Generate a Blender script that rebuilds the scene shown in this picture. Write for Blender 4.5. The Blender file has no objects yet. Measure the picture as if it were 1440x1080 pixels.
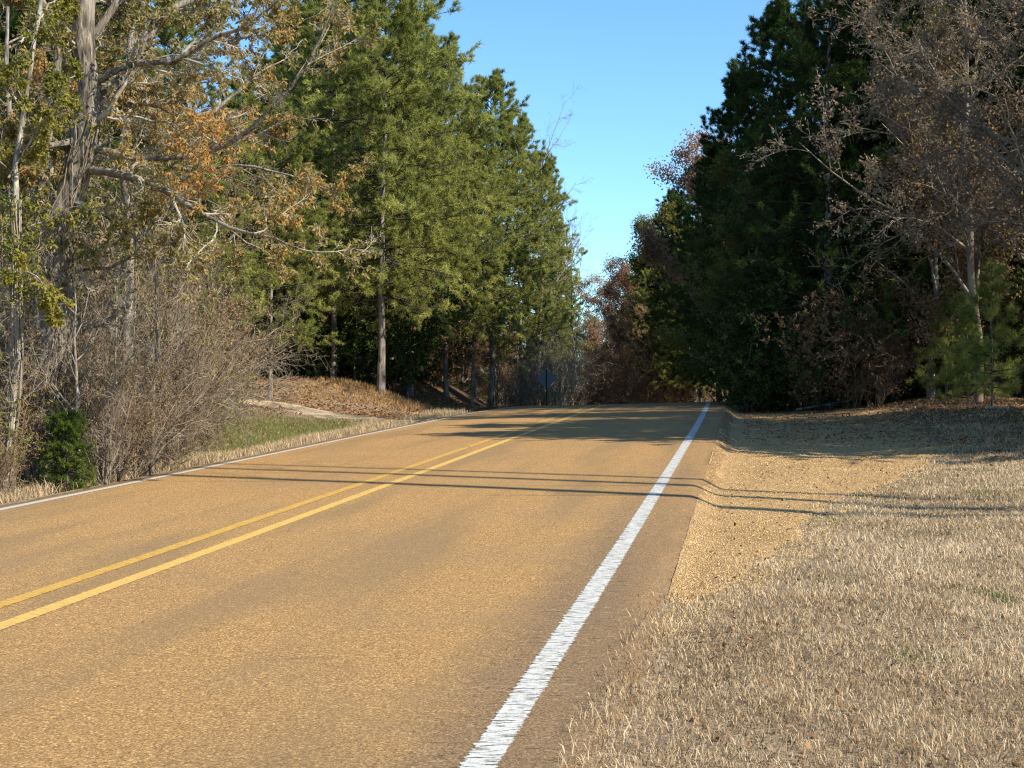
import bpy, math
import numpy as np
from mathutils import Vector

sc = bpy.context.scene
R = math.radians
# ------------------------------------------------------------------ camera, sky, sun, exposure
cam_d = bpy.data.cameras.new("camera"); cam = bpy.data.objects.new("camera", cam_d)
sc.collection.objects.link(cam); sc.camera = cam
cam.location = (0, 0, 1.6); cam.rotation_euler = (R(90), 0, 0)
cam_d.sensor_width = 36; cam_d.lens = 50; cam_d.clip_start = .1; cam_d.clip_end = 3000

SUN_AZ = 118.0      # clockwise from +Y (view direction): behind the right shoulder
SUN_EL = 38.0
w = bpy.data.worlds.new("World"); sc.world = w; w.use_nodes = True
nt = w.node_tree; nt.nodes.clear()
sky = nt.nodes.new("ShaderNodeTexSky"); sky.sky_type = 'NISHITA'; sky.sun_disc = False
sky.sun_elevation = R(SUN_EL); sky.sun_rotation = R(SUN_AZ)
sky.altitude = 500; sky.air_density = 1.0; sky.dust_density = 0.0; sky.ozone_density = 4.5
bg = nt.nodes.new("ShaderNodeBackground"); bg.inputs[1].default_value = 0.13
wo = nt.nodes.new("ShaderNodeOutputWorld")
tint = nt.nodes.new('ShaderNodeMix'); tint.data_type = 'RGBA'; tint.blend_type = 'MULTIPLY'; tint.inputs[0].default_value = 1; tint.inputs[7].default_value = (.78, 1.0, 1.06, 1)
nt.links.new(sky.outputs[0], tint.inputs[6]); nt.links.new(tint.outputs[2], bg.inputs[0]); nt.links.new(bg.outputs[0], wo.inputs[0])
sd = bpy.data.lights.new("sun", 'SUN'); sd.energy = 5.0; sd.angle = R(.55); sd.color = (1, .93, .80)
so = bpy.data.objects.new("sun", sd); sc.collection.objects.link(so)
S = Vector((math.sin(R(SUN_AZ))*math.cos(R(SUN_EL)), math.cos(R(SUN_AZ))*math.cos(R(SUN_EL)), math.sin(R(SUN_EL))))
so.rotation_euler = S.to_track_quat('Z', 'Y').to_euler(); so.location = (30, -20, 30)
sc.view_settings.view_transform = 'Standard'; sc.view_settings.look = 'None'
sc.view_settings.exposure = 0.82; sc.view_settings.gamma = 1.0
cy = sc.cycles
cy.max_bounces = 5; cy.diffuse_bounces = 3; cy.glossy_bounces = 2; cy.transmission_bounces = 3
cy.transparent_max_bounces = 6; cy.use_denoising = True; cy.denoising_prefilter = 'NONE'; cy.filter_width = 1.2; cy.caustics_reflective = False; cy.caustics_refractive = False

# ------------------------------------------------------------------ helpers
rng = np.random.default_rng(7)
def ss(a, b, x):
    t = np.clip((np.asarray(x, float)-a)/(b-a), 0, 1); return t*t*(3-2*t)
def unit(v): return v/np.maximum(np.linalg.norm(v, axis=-1, keepdims=True), 1e-9)
def vn(x, y, scale, seed=0):
    """value noise 0..1"""
    x = np.asarray(x, float)*scale; y = np.asarray(y, float)*scale
    xi = np.floor(x).astype(np.int64); yi = np.floor(y).astype(np.int64)
    fx = x-xi; fy = y-yi; fx = fx*fx*(3-2*fx); fy = fy*fy*(3-2*fy)
    def h(a, b):
        n = (a*374761393+b*668265263+seed*1442695041) & 0x7fffffff
        n = ((n ^ (n >> 13))*1274126177) & 0x7fffffff
        return ((n ^ (n >> 16)) & 0xffff)/65535.0
    return (h(xi, yi)*(1-fx)+h(xi+1, yi)*fx)*(1-fy)+(h(xi, yi+1)*(1-fx)+h(xi+1, yi+1)*fx)*fy
def fbm(x, y, s, seed=0): return .55*vn(x, y, s, seed)+.3*vn(x, y, s*2.1, seed+1)+.15*vn(x, y, s*4.3, seed+2)

class Geo:
    def __init__(s): s.V = []; s.F = []; s.M = []; s.A = []; s.n = 0
    def add(s, V, F, mat=0, attr=None):
        V = np.asarray(V, np.float32).reshape(-1, 3); F = np.asarray(F, np.int64)
        s.V.append(V); s.F.append(F+s.n); s.M.append(np.full(len(F), mat, np.int32))
        a = np.zeros(len(V), np.float32) if attr is None else np.broadcast_to(np.asarray(attr, np.float32), (len(V),))
        s.A.append(a); s.n += len(V)
    def mesh(s, name, mats, smooth=True):
        me = bpy.data.meshes.new(name)
        V = np.concatenate(s.V); A = np.concatenate(s.A); M = np.concatenate(s.M)
        L = np.concatenate([f.ravel() for f in s.F]); T = np.concatenate([np.full(len(f), f.shape[1]) for f in s.F])
        me.vertices.add(len(V)); me.vertices.foreach_set('co', V.ravel())
        me.loops.add(len(L)); me.loops.foreach_set('vertex_index', L.astype(np.int32))
        st = np.concatenate([[0], np.cumsum(T)[:-1]]).astype(np.int32)
        me.polygons.add(len(T)); me.polygons.foreach_set('loop_start', st)
        me.polygons.foreach_set('material_index', M)
        me.polygons.foreach_set('use_smooth', np.full(len(T), smooth))
        at = me.attributes.new('v', 'FLOAT', 'POINT'); at.data.foreach_set('value', A)
        for m in mats: me.materials.append(m)
        me.update(calc_edges=True)
        return me

def tubes(g, P, Rr, sides=4, mat=0, attr=0.5):
    n, k, _ = P.shape
    T = unit(np.gradient(P, axis=1))
    ref = np.where(np.abs(T.mean(1)[:, 2:3]) > .85, np.array([[1., .13, 0]]), np.array([[0, .1, 1.]]))[:, None, :]
    N = unit(np.cross(T, np.broadcast_to(ref, T.shape))); B = np.cross(T, N)
    a = np.arange(sides)/sides*2*np.pi
    ring = (P[:, :, None, :]+Rr[:, :, None, None]*(np.cos(a)[None, None, :, None]*N[:, :, None, :]+np.sin(a)[None, None, :, None]*B[:, :, None, :]))
    base = (np.arange(n)*k*sides)[:, None, None]+(np.arange(k-1)*sides)[None, :, None]
    i = np.arange(sides)[None, None, :]; j = (i+1) % sides
    F = np.stack([base+i, base+j, base+sides+j, base+sides+i], -1).reshape(-1, 4)
    if np.ndim(attr) == 1: attr = np.repeat(attr, k*sides)
    g.add(ring.reshape(-1, 3), F, mat, attr)

def at(P, t):
    """point / tangent on polylines P (n,k,3) at t (n,)"""
    k = P.shape[1]; f = np.clip(t, 0, .9999)*(k-1); i = f.astype(int); f = (f-i)[:, None]
    r = np.arange(len(P)); a = P[r, i]; b = P[r, i+1]
    return a*(1-f)+b*f, unit(b-a), i
def grow(P, Rr, n, t0, t1, ang, L, k=4, rf=.6, rend=.3, trop=0., wob=.15, rnd=rng, lfall=.4, lrel=True, prob=1.0, rmin=.002):
    N = len(P); par = np.repeat(np.arange(N), n)
    t = t0+(t1-t0)*((np.tile(np.arange(n), N)+rnd.random(N*n))/n)
    if prob < 1:
        keep = rnd.random(len(par)) < prob; par = par[keep]; t = t[keep]
    PP = P[par]; pos, T, i = at(PP, t); r0 = Rr[par, i]
    plen = np.linalg.norm(np.diff(P, axis=1), axis=2).sum(1)[par] if lrel else 1.0
    ln = L*plen*(1-lfall*t)*rnd.uniform(.65, 1.25, len(par))
    ph = rnd.uniform(0, 2*np.pi, len(par)); a = np.abs(ang+rnd.normal(0, .18, len(par)))
    ref = np.where(np.abs(T[:, 2:3]) > .9, np.array([[1., 0, 0]]), np.array([[0, 0, 1.]]))
    X = unit(np.cross(T, ref)); Y = np.cross(T, X)
    d = np.cos(a)[:, None]*T+np.sin(a)[:, None]*(np.cos(ph)[:, None]*X+np.sin(ph)[:, None]*Y)
    out = [pos]; p = pos
    for q in range(k-1):
        d = unit(d+rnd.normal(0, wob, d.shape)+np.array([0, 0, trop])); p = p+d*(ln/(k-1))[:, None]; out.append(p)
    C = np.stack(out, 1)
    rr = np.maximum(r0*rf, rmin)[:, None]*np.linspace(1, rend, k)[None, :]
    return C, np.maximum(rr, rmin*.6)

def leaves(g, C, D, L, W, mat=0, attr=.5, rnd=rng):
    """flat pointed leaves: centre base C, direction D"""
    n = len(C); D = unit(D); s = unit(np.cross(D, rnd.normal(0, 1, (n, 3))))
    nrm = np.cross(D, s)
    L = np.broadcast_to(L, (n,))[:, None]; W = np.broadcast_to(W, (n,))[:, None]
    V = np.stack([C, C+D*L*.5+s*W*.5+nrm*L*.08, C+D*L, C+D*L*.45-s*W*.5+nrm*L*.06], 1)
    F = (np.arange(n)*4)[:, None]+np.arange(4)[None, :]
    g.add(V.reshape(-1, 3), F, mat, np.repeat(np.broadcast_to(attr, (n,)), 4))
def needles(g, C, D, per, L, W, spread, mat=0, attr=.5, rnd=rng, up=.25):
    n = len(C); A = np.repeat(np.broadcast_to(attr, (n,)), per)+rnd.normal(0, .05, n*per)
    C = np.repeat(C, per, 0); D = np.repeat(D, per, 0)
    d = unit(D*.7+rnd.normal(0, spread, C.shape)+np.array([0, 0, up])); s = unit(np.cross(d, rnd.normal(0, 1, d.shape)))
    l = (L*rnd.uniform(.7, 1.2, len(C)))[:, None]
    b = C+rnd.normal(0, L*.18, C.shape)
    V = np.stack([b-s*W/2, b+s*W/2, b+d*l], 1)
    F = (np.arange(len(C))*3)[:, None]+np.arange(3)[None, :]
    g.add(V.reshape(-1, 3), F, mat, np.repeat(A, 3))

COL = sc.collection
def tag(o, label=None, cat=None, group=None, kind=None):
    if label: o['label'] = label
    if cat: o['category'] = cat
    if group: o['group'] = group
    if kind: o['kind'] = kind
    return o
def obj(name, me, parent=None, loc=(0, 0, 0)):
    o = bpy.data.objects.new(name, me); COL.objects.link(o); o.location = loc
    if parent: o.parent = parent
    return o
def thing(name, label, cat, loc, rz=0, scale=(1, 1, 1), group=None, tilt=(0, 0)):
    o = bpy.data.objects.new(name, None); COL.objects.link(o); o.empty_display_size = .2
    o.location = loc; o.rotation_euler = (tilt[0], tilt[1], rz); o.scale = scale
    return tag(o, label, cat, group)

# ------------------------------------------------------------------ materials
def N(nt, t, **k):
    n = nt.nodes.new(t)
    for a, b in k.items(): setattr(n, a, b)
    return n
def newmat(name):
    m = bpy.data.materials.new(name); m.use_nodes = True; nt = m.node_tree; nt.nodes.clear()
    out = N(nt, "ShaderNodeOutputMaterial"); return m, nt, out
def ramp(nt, fac, stops):
    r = N(nt, "ShaderNodeValToRGB"); e = r.color_ramp.elements
    while len(e) < len(stops): e.new(.5)
    for i, (p, c) in enumerate(stops): e[i].position = p; e[i].color = (*c, 1) if len(c) == 3 else c
    nt.links.new(fac, r.inputs[0]); return r.outputs[0]
def noise(nt, vec, scale, detail=3, rough=.55, dist=0):
    n = N(nt, "ShaderNodeTexNoise"); n.inputs['Scale'].default_value = scale; n.inputs['Detail'].default_value = detail
    n.inputs['Roughness'].default_value = rough; n.inputs['Distortion'].default_value = dist
    if vec is not None: nt.links.new(vec, n.inputs['Vector'])
    return n.outputs[0]
def math_(nt, op, a, b=None, c=None, clamp=False):
    m = N(nt, "ShaderNodeMath", operation=op, use_clamp=clamp)
    for i, v in enumerate((a, b, c)):
        if v is None: continue
        if isinstance(v, (int, float)): m.inputs[i].default_value = v
        else: nt.links.new(v, m.inputs[i])
    return m.outputs[0]
def mapr(nt, v, a, b, c=0., d=1.):
    m = N(nt, "ShaderNodeMapRange"); m.interpolation_type = 'SMOOTHSTEP'
    nt.links.new(v, m.inputs[0])
    for i, q in enumerate((a, b, c, d)): m.inputs[i+1].default_value = q
    return m.outputs[0]
def mix(nt, f, a, b, mode='MIX'):
    m = N(nt, "ShaderNodeMix", data_type='RGBA', blend_type=mode)
    if isinstance(f, (int, float)): m.inputs[0].default_value = f
    else: nt.links.new(f, m.inputs[0])
    for i, v in ((6, a), (7, b)):
        if isinstance(v, tuple): m.inputs[i].default_value = (*v, 1)
        else: nt.links.new(v, m.inputs[i])
    return m.outputs[2]
def attrf(nt, name): return N(nt, "ShaderNodeAttribute", attribute_name=name)
def coord(nt): return N(nt, "ShaderNodeTexCoord").outputs['Object']
def princ(nt, out, col, rough=.85, bump=None, bs=.3, bd=.01, spec=.3):
    p = N(nt, "ShaderNodeBsdfPrincipled"); p.inputs['Roughness'].default_value = rough
    p.inputs['Specular IOR Level'].default_value = spec
    if isinstance(col, tuple): p.inputs['Base Color'].default_value = (*col, 1)
    else: nt.links.new(col, p.inputs['Base Color'])
    if bump is not None:
        b = N(nt, "ShaderNodeBump"); b.inputs['Strength'].default_value = bs; b.inputs['Distance'].default_value = bd
        nt.links.new(bump, b.inputs['Height']); nt.links.new(b.outputs[0], p.inputs['Normal'])
    nt.links.new(p.outputs[0], out.inputs[0]); return p
def leafmat(name, stops, trans=.35, rnd=.12):
    m, nt, out = newmat(name)
    v = attrf(nt, 'v').outputs['Fac']
    oi = N(nt, "ShaderNodeObjectInfo").outputs['Random']
    f = math_(nt, 'ADD', v, math_(nt, 'MULTIPLY', math_(nt, 'SUBTRACT', oi, .5), rnd), clamp=True)
    c = ramp(nt, f, stops)
    d = N(nt, "ShaderNodeBsdfDiffuse"); t = N(nt, "ShaderNodeBsdfTranslucent"); mx = N(nt, "ShaderNodeMixShader")
    mx.inputs[0].default_value = trans
    nt.links.new(c, d.inputs[0]); nt.links.new(c, t.inputs[0]); nt.links.new(d.outputs[0], mx.inputs[1]); nt.links.new(t.outputs[0], mx.inputs[2])
    nt.links.new(mx.outputs[0], out.inputs[0]); return m
def barkmat(name, a, b, scale=9, bs=.6):
    m, nt, out = newmat(name); co = coord(nt)
    mp = N(nt, "ShaderNodeMapping"); mp.inputs['Scale'].default_value = (1, 1, .22); nt.links.new(co, mp.inputs[0])
    n1 = noise(nt, mp.outputs[0], scale, 5, .7, .6); n2 = noise(nt, co, 1.3, 2)
    c = ramp(nt, n1, [(.36, tuple(x*.22 for x in a)), (.5, a), (.68, b)])
    c = mix(nt, mapr(nt, n2, .45, .7, 0, .45), c, tuple(x*.75 for x in b))
    princ(nt, out, c, .95, n1, bs, .03, .1); return m

M = {}
M['pine'] = leafmat('pine_needles', [(0, (.09, .105, .035)), (.45, (.255, .275, .072)), (.8, (.45, .45, .12)), (1, (.56, .53, .16))], .45)
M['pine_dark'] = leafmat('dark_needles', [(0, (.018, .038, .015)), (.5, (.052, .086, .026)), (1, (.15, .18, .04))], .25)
M['cedar'] = leafmat('cedar_scales', [(0, (.035, .06, .012)), (.5, (.10, .14, .025)), (1, (.24, .26, .05))], .3)
M['oak_leaf'] = leafmat('oak_leaves', [(0, (.14, .14, .04)), (.35, (.28, .235, .08)), (.65, (.40, .30, .115)), (.86, (.52, .32, .09)), (1, (.62, .26, .06))], .45, .1)
M['brown_leaf'] = leafmat('brown_leaves', [(0, (.13, .09, .05)), (.5, (.29, .195, .105)), (1, (.46, .31, .17))], .35)
M['brown_leaf2'] = leafmat('grey_brown_leaves', [(0, (.12, .09, .06)), (.5, (.24, .18, .12)), (1, (.42, .32, .21))], .3)
M['rust_leaf'] = leafmat('rust_leaves', [(0, (.17, .10, .065)), (.5, (.36, .21, .13)), (1, (.52, .32, .21))], .4)
M['olive_leaf'] = leafmat('olive_leaves', [(0, (.08, .085, .028)), (.5, (.18, .18, .05)), (1, (.32, .26, .08))], .4)
M['vine_leaf'] = leafmat('vine_leaves', [(0, (.07, .09, .02)), (.5, (.17, .18, .035)), (1, (.33, .27, .05))], .4)
M['grass'] = leafmat('dead_grass_blades', [(0, (.15, .095, .052)), (.35, (.42, .30, .165)), (.7, (.58, .435, .26)), (.93, (.74, .60, .40)), (.97, (.13, .17, .04)), (1, (.12, .20, .04))], .25, 0)
M['gold_grass'] = leafmat('golden_grass_blades', [(0, (.20, .11, .05)), (.5, (.42, .25, .11)), (1, (.60, .42, .19))], .3, 0)
M['green_grass'] = leafmat('green_grass_blades', [(0, (.14, .12, .045)), (.5, (.21, .205, .07)), (1, (.42, .36, .17))], .35, 0)
M['litter'] = leafmat('fallen_leaf_litter', [(0, (.10, .055, .03)), (.5, (.28, .155, .075)), (.85, (.46, .27, .14)), (1, (.56, .30, .21))], .2, 0)
M['bark_pine'] = barkmat('pine_bark', (.20, .165, .13), (.42, .36, .30))
M['bark_grey'] = barkmat('grey_bark', (.20, .17, .14), (.42, .38, .32), 11)
M['bark_oak'] = barkmat('oak_bark', (.17, .14, .105), (.40, .34, .27), 16, 1.0)
M['bark_pale'] = barkmat('pale_bark', (.24, .21, .16), (.60, .55, .46), 14)
M['twig'] = barkmat('twig_bark', (.24, .19, .135), (.40, .33, .245), 5, .1)
M['twig_pale'] = barkmat('pale_twig_bark', (.34, .29, .21), (.52, .46, .36), 5, .1)
M['twig_brown'] = barkmat('brown_twig_bark', (.19, .13, .08), (.33, .24, .155), 5, .1)
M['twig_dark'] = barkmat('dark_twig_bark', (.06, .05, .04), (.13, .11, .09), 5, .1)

# ------------------------------------------------------------------ lie of the land
_Y = np.arange(-40, 420, .5)
def table(pts):
    t = np.interp(_Y, [p[0] for p in pts], [p[1] for p in pts]); k = np.hanning(13); k /= k.sum()
    return np.convolve(np.pad(t, 6, 'edge'), k, 'valid')
_zl = table([(-40, -.8), (0, 0), (12, .225), (19.4, .36), (30, .57), (36, .675), (42, .77), (50, .805), (56, .76), (62, .6), (75, -.05), (100, -1.7), (140, -4), (420, -9)])
_zr = table([(-40, -.8), (0, .0), (12, .245), (14, .30), (20, .455), (26, .62), (33, .79), (40, .95), (45, 1.025), (49, 1.0), (54, .88), (62, .6), (75, -.05), (100, -1.7), (140, -4), (420, -9)])
def zL(y): return np.interp(y, _Y, _zl)
def zR(y): return np.interp(y, _Y, _zr)
def xR(y):
    y = np.asarray(y, float)
    return .165*y-1.04-.0004*np.maximum(y-25, 0)**2-.010*np.clip(y-60, 0, 60)**2-1.2*np.maximum(y-120, 0)
W = 6.8
def zroad(s, y):
    u = np.clip(1+np.asarray(s)/W, -.12, 1.14); return zL(y)+(zR(y)-zL(y))*u
DRV = np.array([(-1.9, 36.6), (-4.2, 38.8), (-8, 41.2), (-13, 43.5), (-20, 46)])
def E0(y):
    y = np.asarray(y, float)
    return np.interp(y, [0, 5, 9, 14, 20, 40], [.30, .32, .37, .42, .47, .52])+.17*(fbm(y, y*0, .8, 44)-.5)+.08*(vn(y, y*0, 3.1, 45)-.5)
def ground(x, y):
    x = np.asarray(x, float); y = np.asarray(y, float); s = x-xR(y); z = zroad(s, y)
    edge = np.interp(y, [0, 6, 12, 20, 35, 60], [.02, .035, .07, .13, .21, .24])
    rise = np.interp(y, [0, 10, 25, 36, 60, 80], [0, .04, .22, .42, .5, .9])
    e0 = E0(y)
    right = -(edge+.02)*ss(-.06, .34, s-e0)+rise*ss(2.2, 7.5, s)+(fbm(x, y, .45, 3)-.5)*.16*ss(1.2, 3, s)+(fbm(x, y, .12, 5)-.5)*.5*ss(7, 14, s)
    a = -s-W
    dy = ss(13, 18, y)*(1-ss(33, 37, y))
    left = -.08*ss(.35, .8, a)-.28*dy*np.exp(-((a-2.6)/1.1)**2)+.18*ss(3, 7, a)+.28*ss(33, 42, y)*ss(1.5, 6, a) \
        + (fbm(x, y, .5, 9)-.5)*.14*ss(.8, 2, a)+(fbm(x, y, .12, 11)-.5)*.5*ss(6, 12, a)
    mound = .62*np.exp(-((y-46.5)/2.6)**2)*ss(-2.0, -5.4, x)*ss(-16, -9, x)
    bank = .9*ss(49, 56, y)*ss(2.2, 5, a)+1.2*ss(60, 90, y)*ss(2, 9, a)
    hill = 3.2*ss(50, 78, y)*ss(7, 26, s)+3.5*ss(52, 80, y)*ss(9, 30, a)
    z = z+hill+np.where(s > 0, right, 0)+np.where(a > 0, left, 0)+mound+bank
    inside = ss(-.04, -.12, s-e0)*ss(.42, .25, a)          # tuck under the pavement
    return z-.06*inside
def gz(x, y): return float(ground(np.array([x]), np.array([y]))[0])

def lines(a, b, fine0, fine1, st, gr=1.12):
    c = list(np.arange(fine0, fine1, st)); s = st; v = fine1
    while v < b: c.append(v); s *= gr; v += s
    s = st; v = fine0-st
    while v > a: c.insert(0, v); s *= gr; v -= s
    return np.array(c)
def sheet(g, X, Y, Z, attr=None, mat=0):
    ny, nx = X.shape; V = np.stack([X, Y, Z], -1).reshape(-1, 3)
    i = (np.arange(ny-1)[:, None]*nx+np.arange(nx-1)[None, :]).ravel()
    g.add(V, np.stack([i, i+1, i+nx+1, i+nx], 1), mat, attr)

def dist_drv(x, y):
    d = np.full(np.shape(x), 1e9)
    for a, b in zip(DRV[:-1], DRV[1:]):
        v = b-a; t = np.clip(((x-a[0])*v[0]+(y-a[1])*v[1])/(v@v), 0, 1)
        d = np.minimum(d, np.hypot(x-a[0]-t*v[0], y-a[1]-t*v[1]))
    return d
def soil_material():
    m, nt, out = newmat('soil_and_thatch'); co = coord(nt)
    n1 = noise(nt, co, 1.1, 4); n2 = noise(nt, co, 30, 4, .7); n3 = noise(nt, co, 6, 3)
    thatch = ramp(nt, n2, [(.25, (.10, .07, .045)), (.5, (.27, .195, .12)), (.75, (.44, .34, .22))])
    leafc = ramp(nt, n2, [(.25, (.045, .028, .018)), (.5, (.13, .075, .04)), (.75, (.25, .15, .085))])
    greenc = ramp(nt, n2, [(.3, (.07, .07, .025)), (.6, (.15, .17, .045)), (.8, (.22, .21, .08))])
    at_ = attrf(nt, 'zone'); sep = N(nt, "ShaderNodeSeparateColor"); nt.links.new(at_.outputs['Color'], sep.inputs[0])
    k = math_(nt, 'MULTIPLY', math_(nt, 'SUBTRACT', n3, .5), .8)
    fl = mapr(nt, math_(nt, 'ADD', sep.outputs[0], k), .35, .65); fg = mapr(nt, math_(nt, 'ADD', sep.outputs[1], k), .4, .6)
    c = mix(nt, fl, thatch, leafc); c = mix(nt, fg, c, greenc)
    c = mix(nt, mapr(nt, n1, .3, .7, 0, .35), c, (.12, .075, .045))
    princ(nt, out, c, .95, n2, .8, .03, .05); return m
gx = lines(-330, 330, -14, 16, .22, 1.13); gy = lines(-60, 400, 2, 62, .26, 1.10)
gx = np.sort(np.concatenate([gx[(gx < .2) | (gx > 1.0)], np.arange(.2, 1.0, .055)]))
Ss, Y = np.meshgrid(gx, gy); X = xR(np.minimum(Y, 125))+Ss; Z = ground(X, Y)
g = Geo(); sheet(g, X, Y, Z); me = g.mesh('ground', [soil_material()])
s_ = X-xR(Y); a_ = -s_-W
leafz = np.clip(ss(4.2, 6.5, s_+.8*(vn(X, Y, .5, 2)-.5))*ss(20, 26, Y-.3*(s_-6))+ss(8, 10, s_)*ss(26, 30, Y)+ss(2.2, 3.2, a_)*(1-ss(26, 28, Y)*(1-ss(48, 50, Y))*ss(13, 10, a_))+ss(45, 47, Y)*(a_ > 1), 0, 1)
grn = ss(1.6, 2.4, a_)*ss(5.2, 4.4, a_)*ss(26.5, 28.5, Y)*ss(37.5, 35, Y)
zc = me.color_attributes.new('zone', 'FLOAT_COLOR', 'POINT')
zc.data.foreach_set('color', np.stack([leafz, grn, leafz*0, leafz*0+1], -1).astype(np.float32).ravel())
tag(obj('ground', me), kind='structure')

# ------------------------------------------------------------------ road
def road_material():
    m, nt, out = newmat('chip_seal'); co = coord(nt)
    uv = N(nt, "ShaderNodeUVMap"); sp = N(nt, "ShaderNodeSeparateXYZ"); nt.links.new(uv.outputs[0], sp.inputs[0])
    s, t = sp.outputs[0], sp.outputs[1]
    fine = noise(nt, co, 75, 4, .75); fine2 = noise(nt, co, 32, 2, .6); big = noise(nt, co, .55, 3, .5)
    vo = N(nt, "ShaderNodeTexVoronoi"); vo.inputs['Scale'].default_value = 85; nt.links.new(co, vo.inputs['Vector'])
    base = ramp(nt, fine, [(.32, (.07, .036, .014)), (.42, (.28, .150, .050)), (.53, (.43, .245, .085)), (.64, (.60, .375, .155)), (.76, (.86, .66, .38))])
    vs_ = N(nt, 'ShaderNodeSeparateColor'); nt.links.new(vo.outputs['Color'], vs_.inputs[0])
    vg = ramp(nt, vs_.outputs[0], [(0, (.22, .22, .22)), (.8, (.5, .5, .5)), (1, (.95, .93, .9))])
    base = mix(nt, .55, base, vg, 'OVERLAY')
    base = mix(nt, mapr(nt, fine2, .5, .72, 0, .35), base, (.20, .125, .055))
    # worn, darker wheel tracks and grey-brown stretches
    mp = N(nt, "ShaderNodeMapping"); mp.inputs['Scale'].default_value = (.9, .10, 1); nt.links.new(uv.outputs[0], mp.inputs[0])
    trk = noise(nt, mp.outputs[0], 1.5, 3, .5)
    base = mix(nt, mapr(nt, trk, .45, .66, 0, .52), base, (.21, .138, .066))
    base = mix(nt, mapr(nt, big, .45, .7, 0, .28), base, (.25, .165, .085))
    # dark bitumen showing on both sides of the right edge line near the viewer, and beside the left edge
    w1 = math_(nt, 'ADD', s, math_(nt, 'MULTIPLY', math_(nt, 'SUBTRACT', noise(nt, co, 2.2, 4, .6), .5), .5))
    band = math_(nt, 'MULTIPLY', mapr(nt, w1, -.62, -.12), mapr(nt, w1, 1.2, .7))
    band = math_(nt, 'MULTIPLY', band, mapr(nt, t, 22, 7, .28, 1))
    base = mix(nt, math_(nt, 'MULTIPLY', band, .62), base, mix(nt, mapr(nt, fine, .3, .7), (.075, .050, .030), (.25, .17, .10)))
    lft = mapr(nt, s, -6.86, -6.96)
    base = mix(nt, math_(nt, 'MULTIPLY', lft, .6), base, (.13, .095, .06))
    rgt = mapr(nt, math_(nt, 'ADD', s, math_(nt, 'MULTIPLY', math_(nt, 'SUBTRACT', noise(nt, co, 5, 4, .6), .5), .25)), .40, .54)
    base = mix(nt, math_(nt, 'MULTIPLY', rgt, .75), base, mix(nt, mapr(nt, fine2, .42, .6), (.10, .062, .03), (.30, .185, .08)))
    # short transverse scratches
    mp2 = N(nt, "ShaderNodeMapping"); mp2.inputs['Scale'].default_value = (9, 26, 1); nt.links.new(uv.outputs[0], mp2.inputs[0])
    scr = noise(nt, mp2.outputs[0], 1.0, 3, .6)
    near = math_(nt, 'MULTIPLY', mapr(nt, s, -.42, -.15), mapr(nt, s, .42, .15))
    base = mix(nt, math_(nt, 'MULTIPLY', near, mapr(nt, scr, .60, .66, 0, .75)), base, (.05, .035, .022))
    base = mix(nt, math_(nt, 'MULTIPLY', near, mapr(nt, scr, .38, .31, 0, .35)), base, (.52, .45, .34))
    vs = N(nt, 'ShaderNodeTexVoronoi'); vs.inputs['Scale'].default_value = 3.2; nt.links.new(co, vs.inputs['Vector'])
    base = mix(nt, mapr(nt, math_(nt, 'ADD', vs.outputs['Distance'], math_(nt, 'MULTIPLY', fine2, .06)), .075, .055, 0, .55), base, (.055, .038, .024))
    # fine cracks
    vc = N(nt, "ShaderNodeTexVoronoi", feature='DISTANCE_TO_EDGE'); vc.inputs['Scale'].default_value = .55
    mx = N(nt, "ShaderNodeMix", data_type='VECTOR'); mx.inputs[0].default_value = .12
    nz = N(nt, "ShaderNodeTexNoise"); nz.inputs['Scale'].default_value = 3; nt.links.new(co, nz.inputs['Vector'])
    nt.links.new(co, mx.inputs[4]); nt.links.new(nz.outputs['Color'], mx.inputs[5]); nt.links.new(mx.outputs[1], vc.inputs['Vector'])
    ck = math_(nt, 'MULTIPLY', mapr(nt, vc.outputs[0], .006, .002), mapr(nt, noise(nt, co, 1.7, 2), .52, .62))
    base = mix(nt, math_(nt, 'MULTIPLY', ck, .25), base, (.06, .04, .025))
    princ(nt, out, base, .88, fine, .85, .012, .25); return m
def paint_material(name, col, half, wear, holes):
    m, nt, out = newmat(name); co = coord(nt)
    uv = N(nt, "ShaderNodeUVMap"); sp = N(nt, "ShaderNodeSeparateXYZ"); nt.links.new(uv.outputs[0], sp.inputs[0])
    mp = N(nt, "ShaderNodeMapping"); mp.inputs['Scale'].default_value = (16, 24, 1); nt.links.new(uv.outputs[0], mp.inputs[0])
    rg = noise(nt, mp.outputs[0], 1.0, 4, .65); fine = noise(nt, co, 80, 3, .7); med = noise(nt, co, 14, 3, .6)
    a = math_(nt, 'ABSOLUTE', sp.outputs[0])
    a = math_(nt, 'ADD', a, math_(nt, 'MULTIPLY', math_(nt, 'SUBTRACT', rg, .5), -wear))
    a = math_(nt, 'ADD', a, math_(nt, 'MULTIPLY', math_(nt, 'SUBTRACT', fine, .5), -.03))
    ed = mapr(nt, a, half+.004, half-.004)
    mp3 = N(nt, "ShaderNodeMapping"); mp3.inputs['Scale'].default_value = (9, 60, 1); nt.links.new(uv.outputs[0], mp3.inputs[0])
    ho = noise(nt, mp3.outputs[0], 1.0, 4, .7)
    al = math_(nt, 'MULTIPLY', ed, mapr(nt, ho, holes, holes+.03, 1, .1))
    c = mix(nt, mapr(nt, fine, .3, .65, .55, 0), col, tuple(x*.55 for x in col)); c = mix(nt, mapr(nt, med, .5, .7, 0, .3), c, tuple(x*.7 for x in col))
    p = princ(nt, out, c, .7, fine, .6, .008, .3); nt.links.new(al, p.inputs['Alpha']); return m
ys = np.concatenate([np.arange(-8, 30, .2), np.arange(30, 70, .4), np.arange(70, 128, 1.5)])
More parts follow.
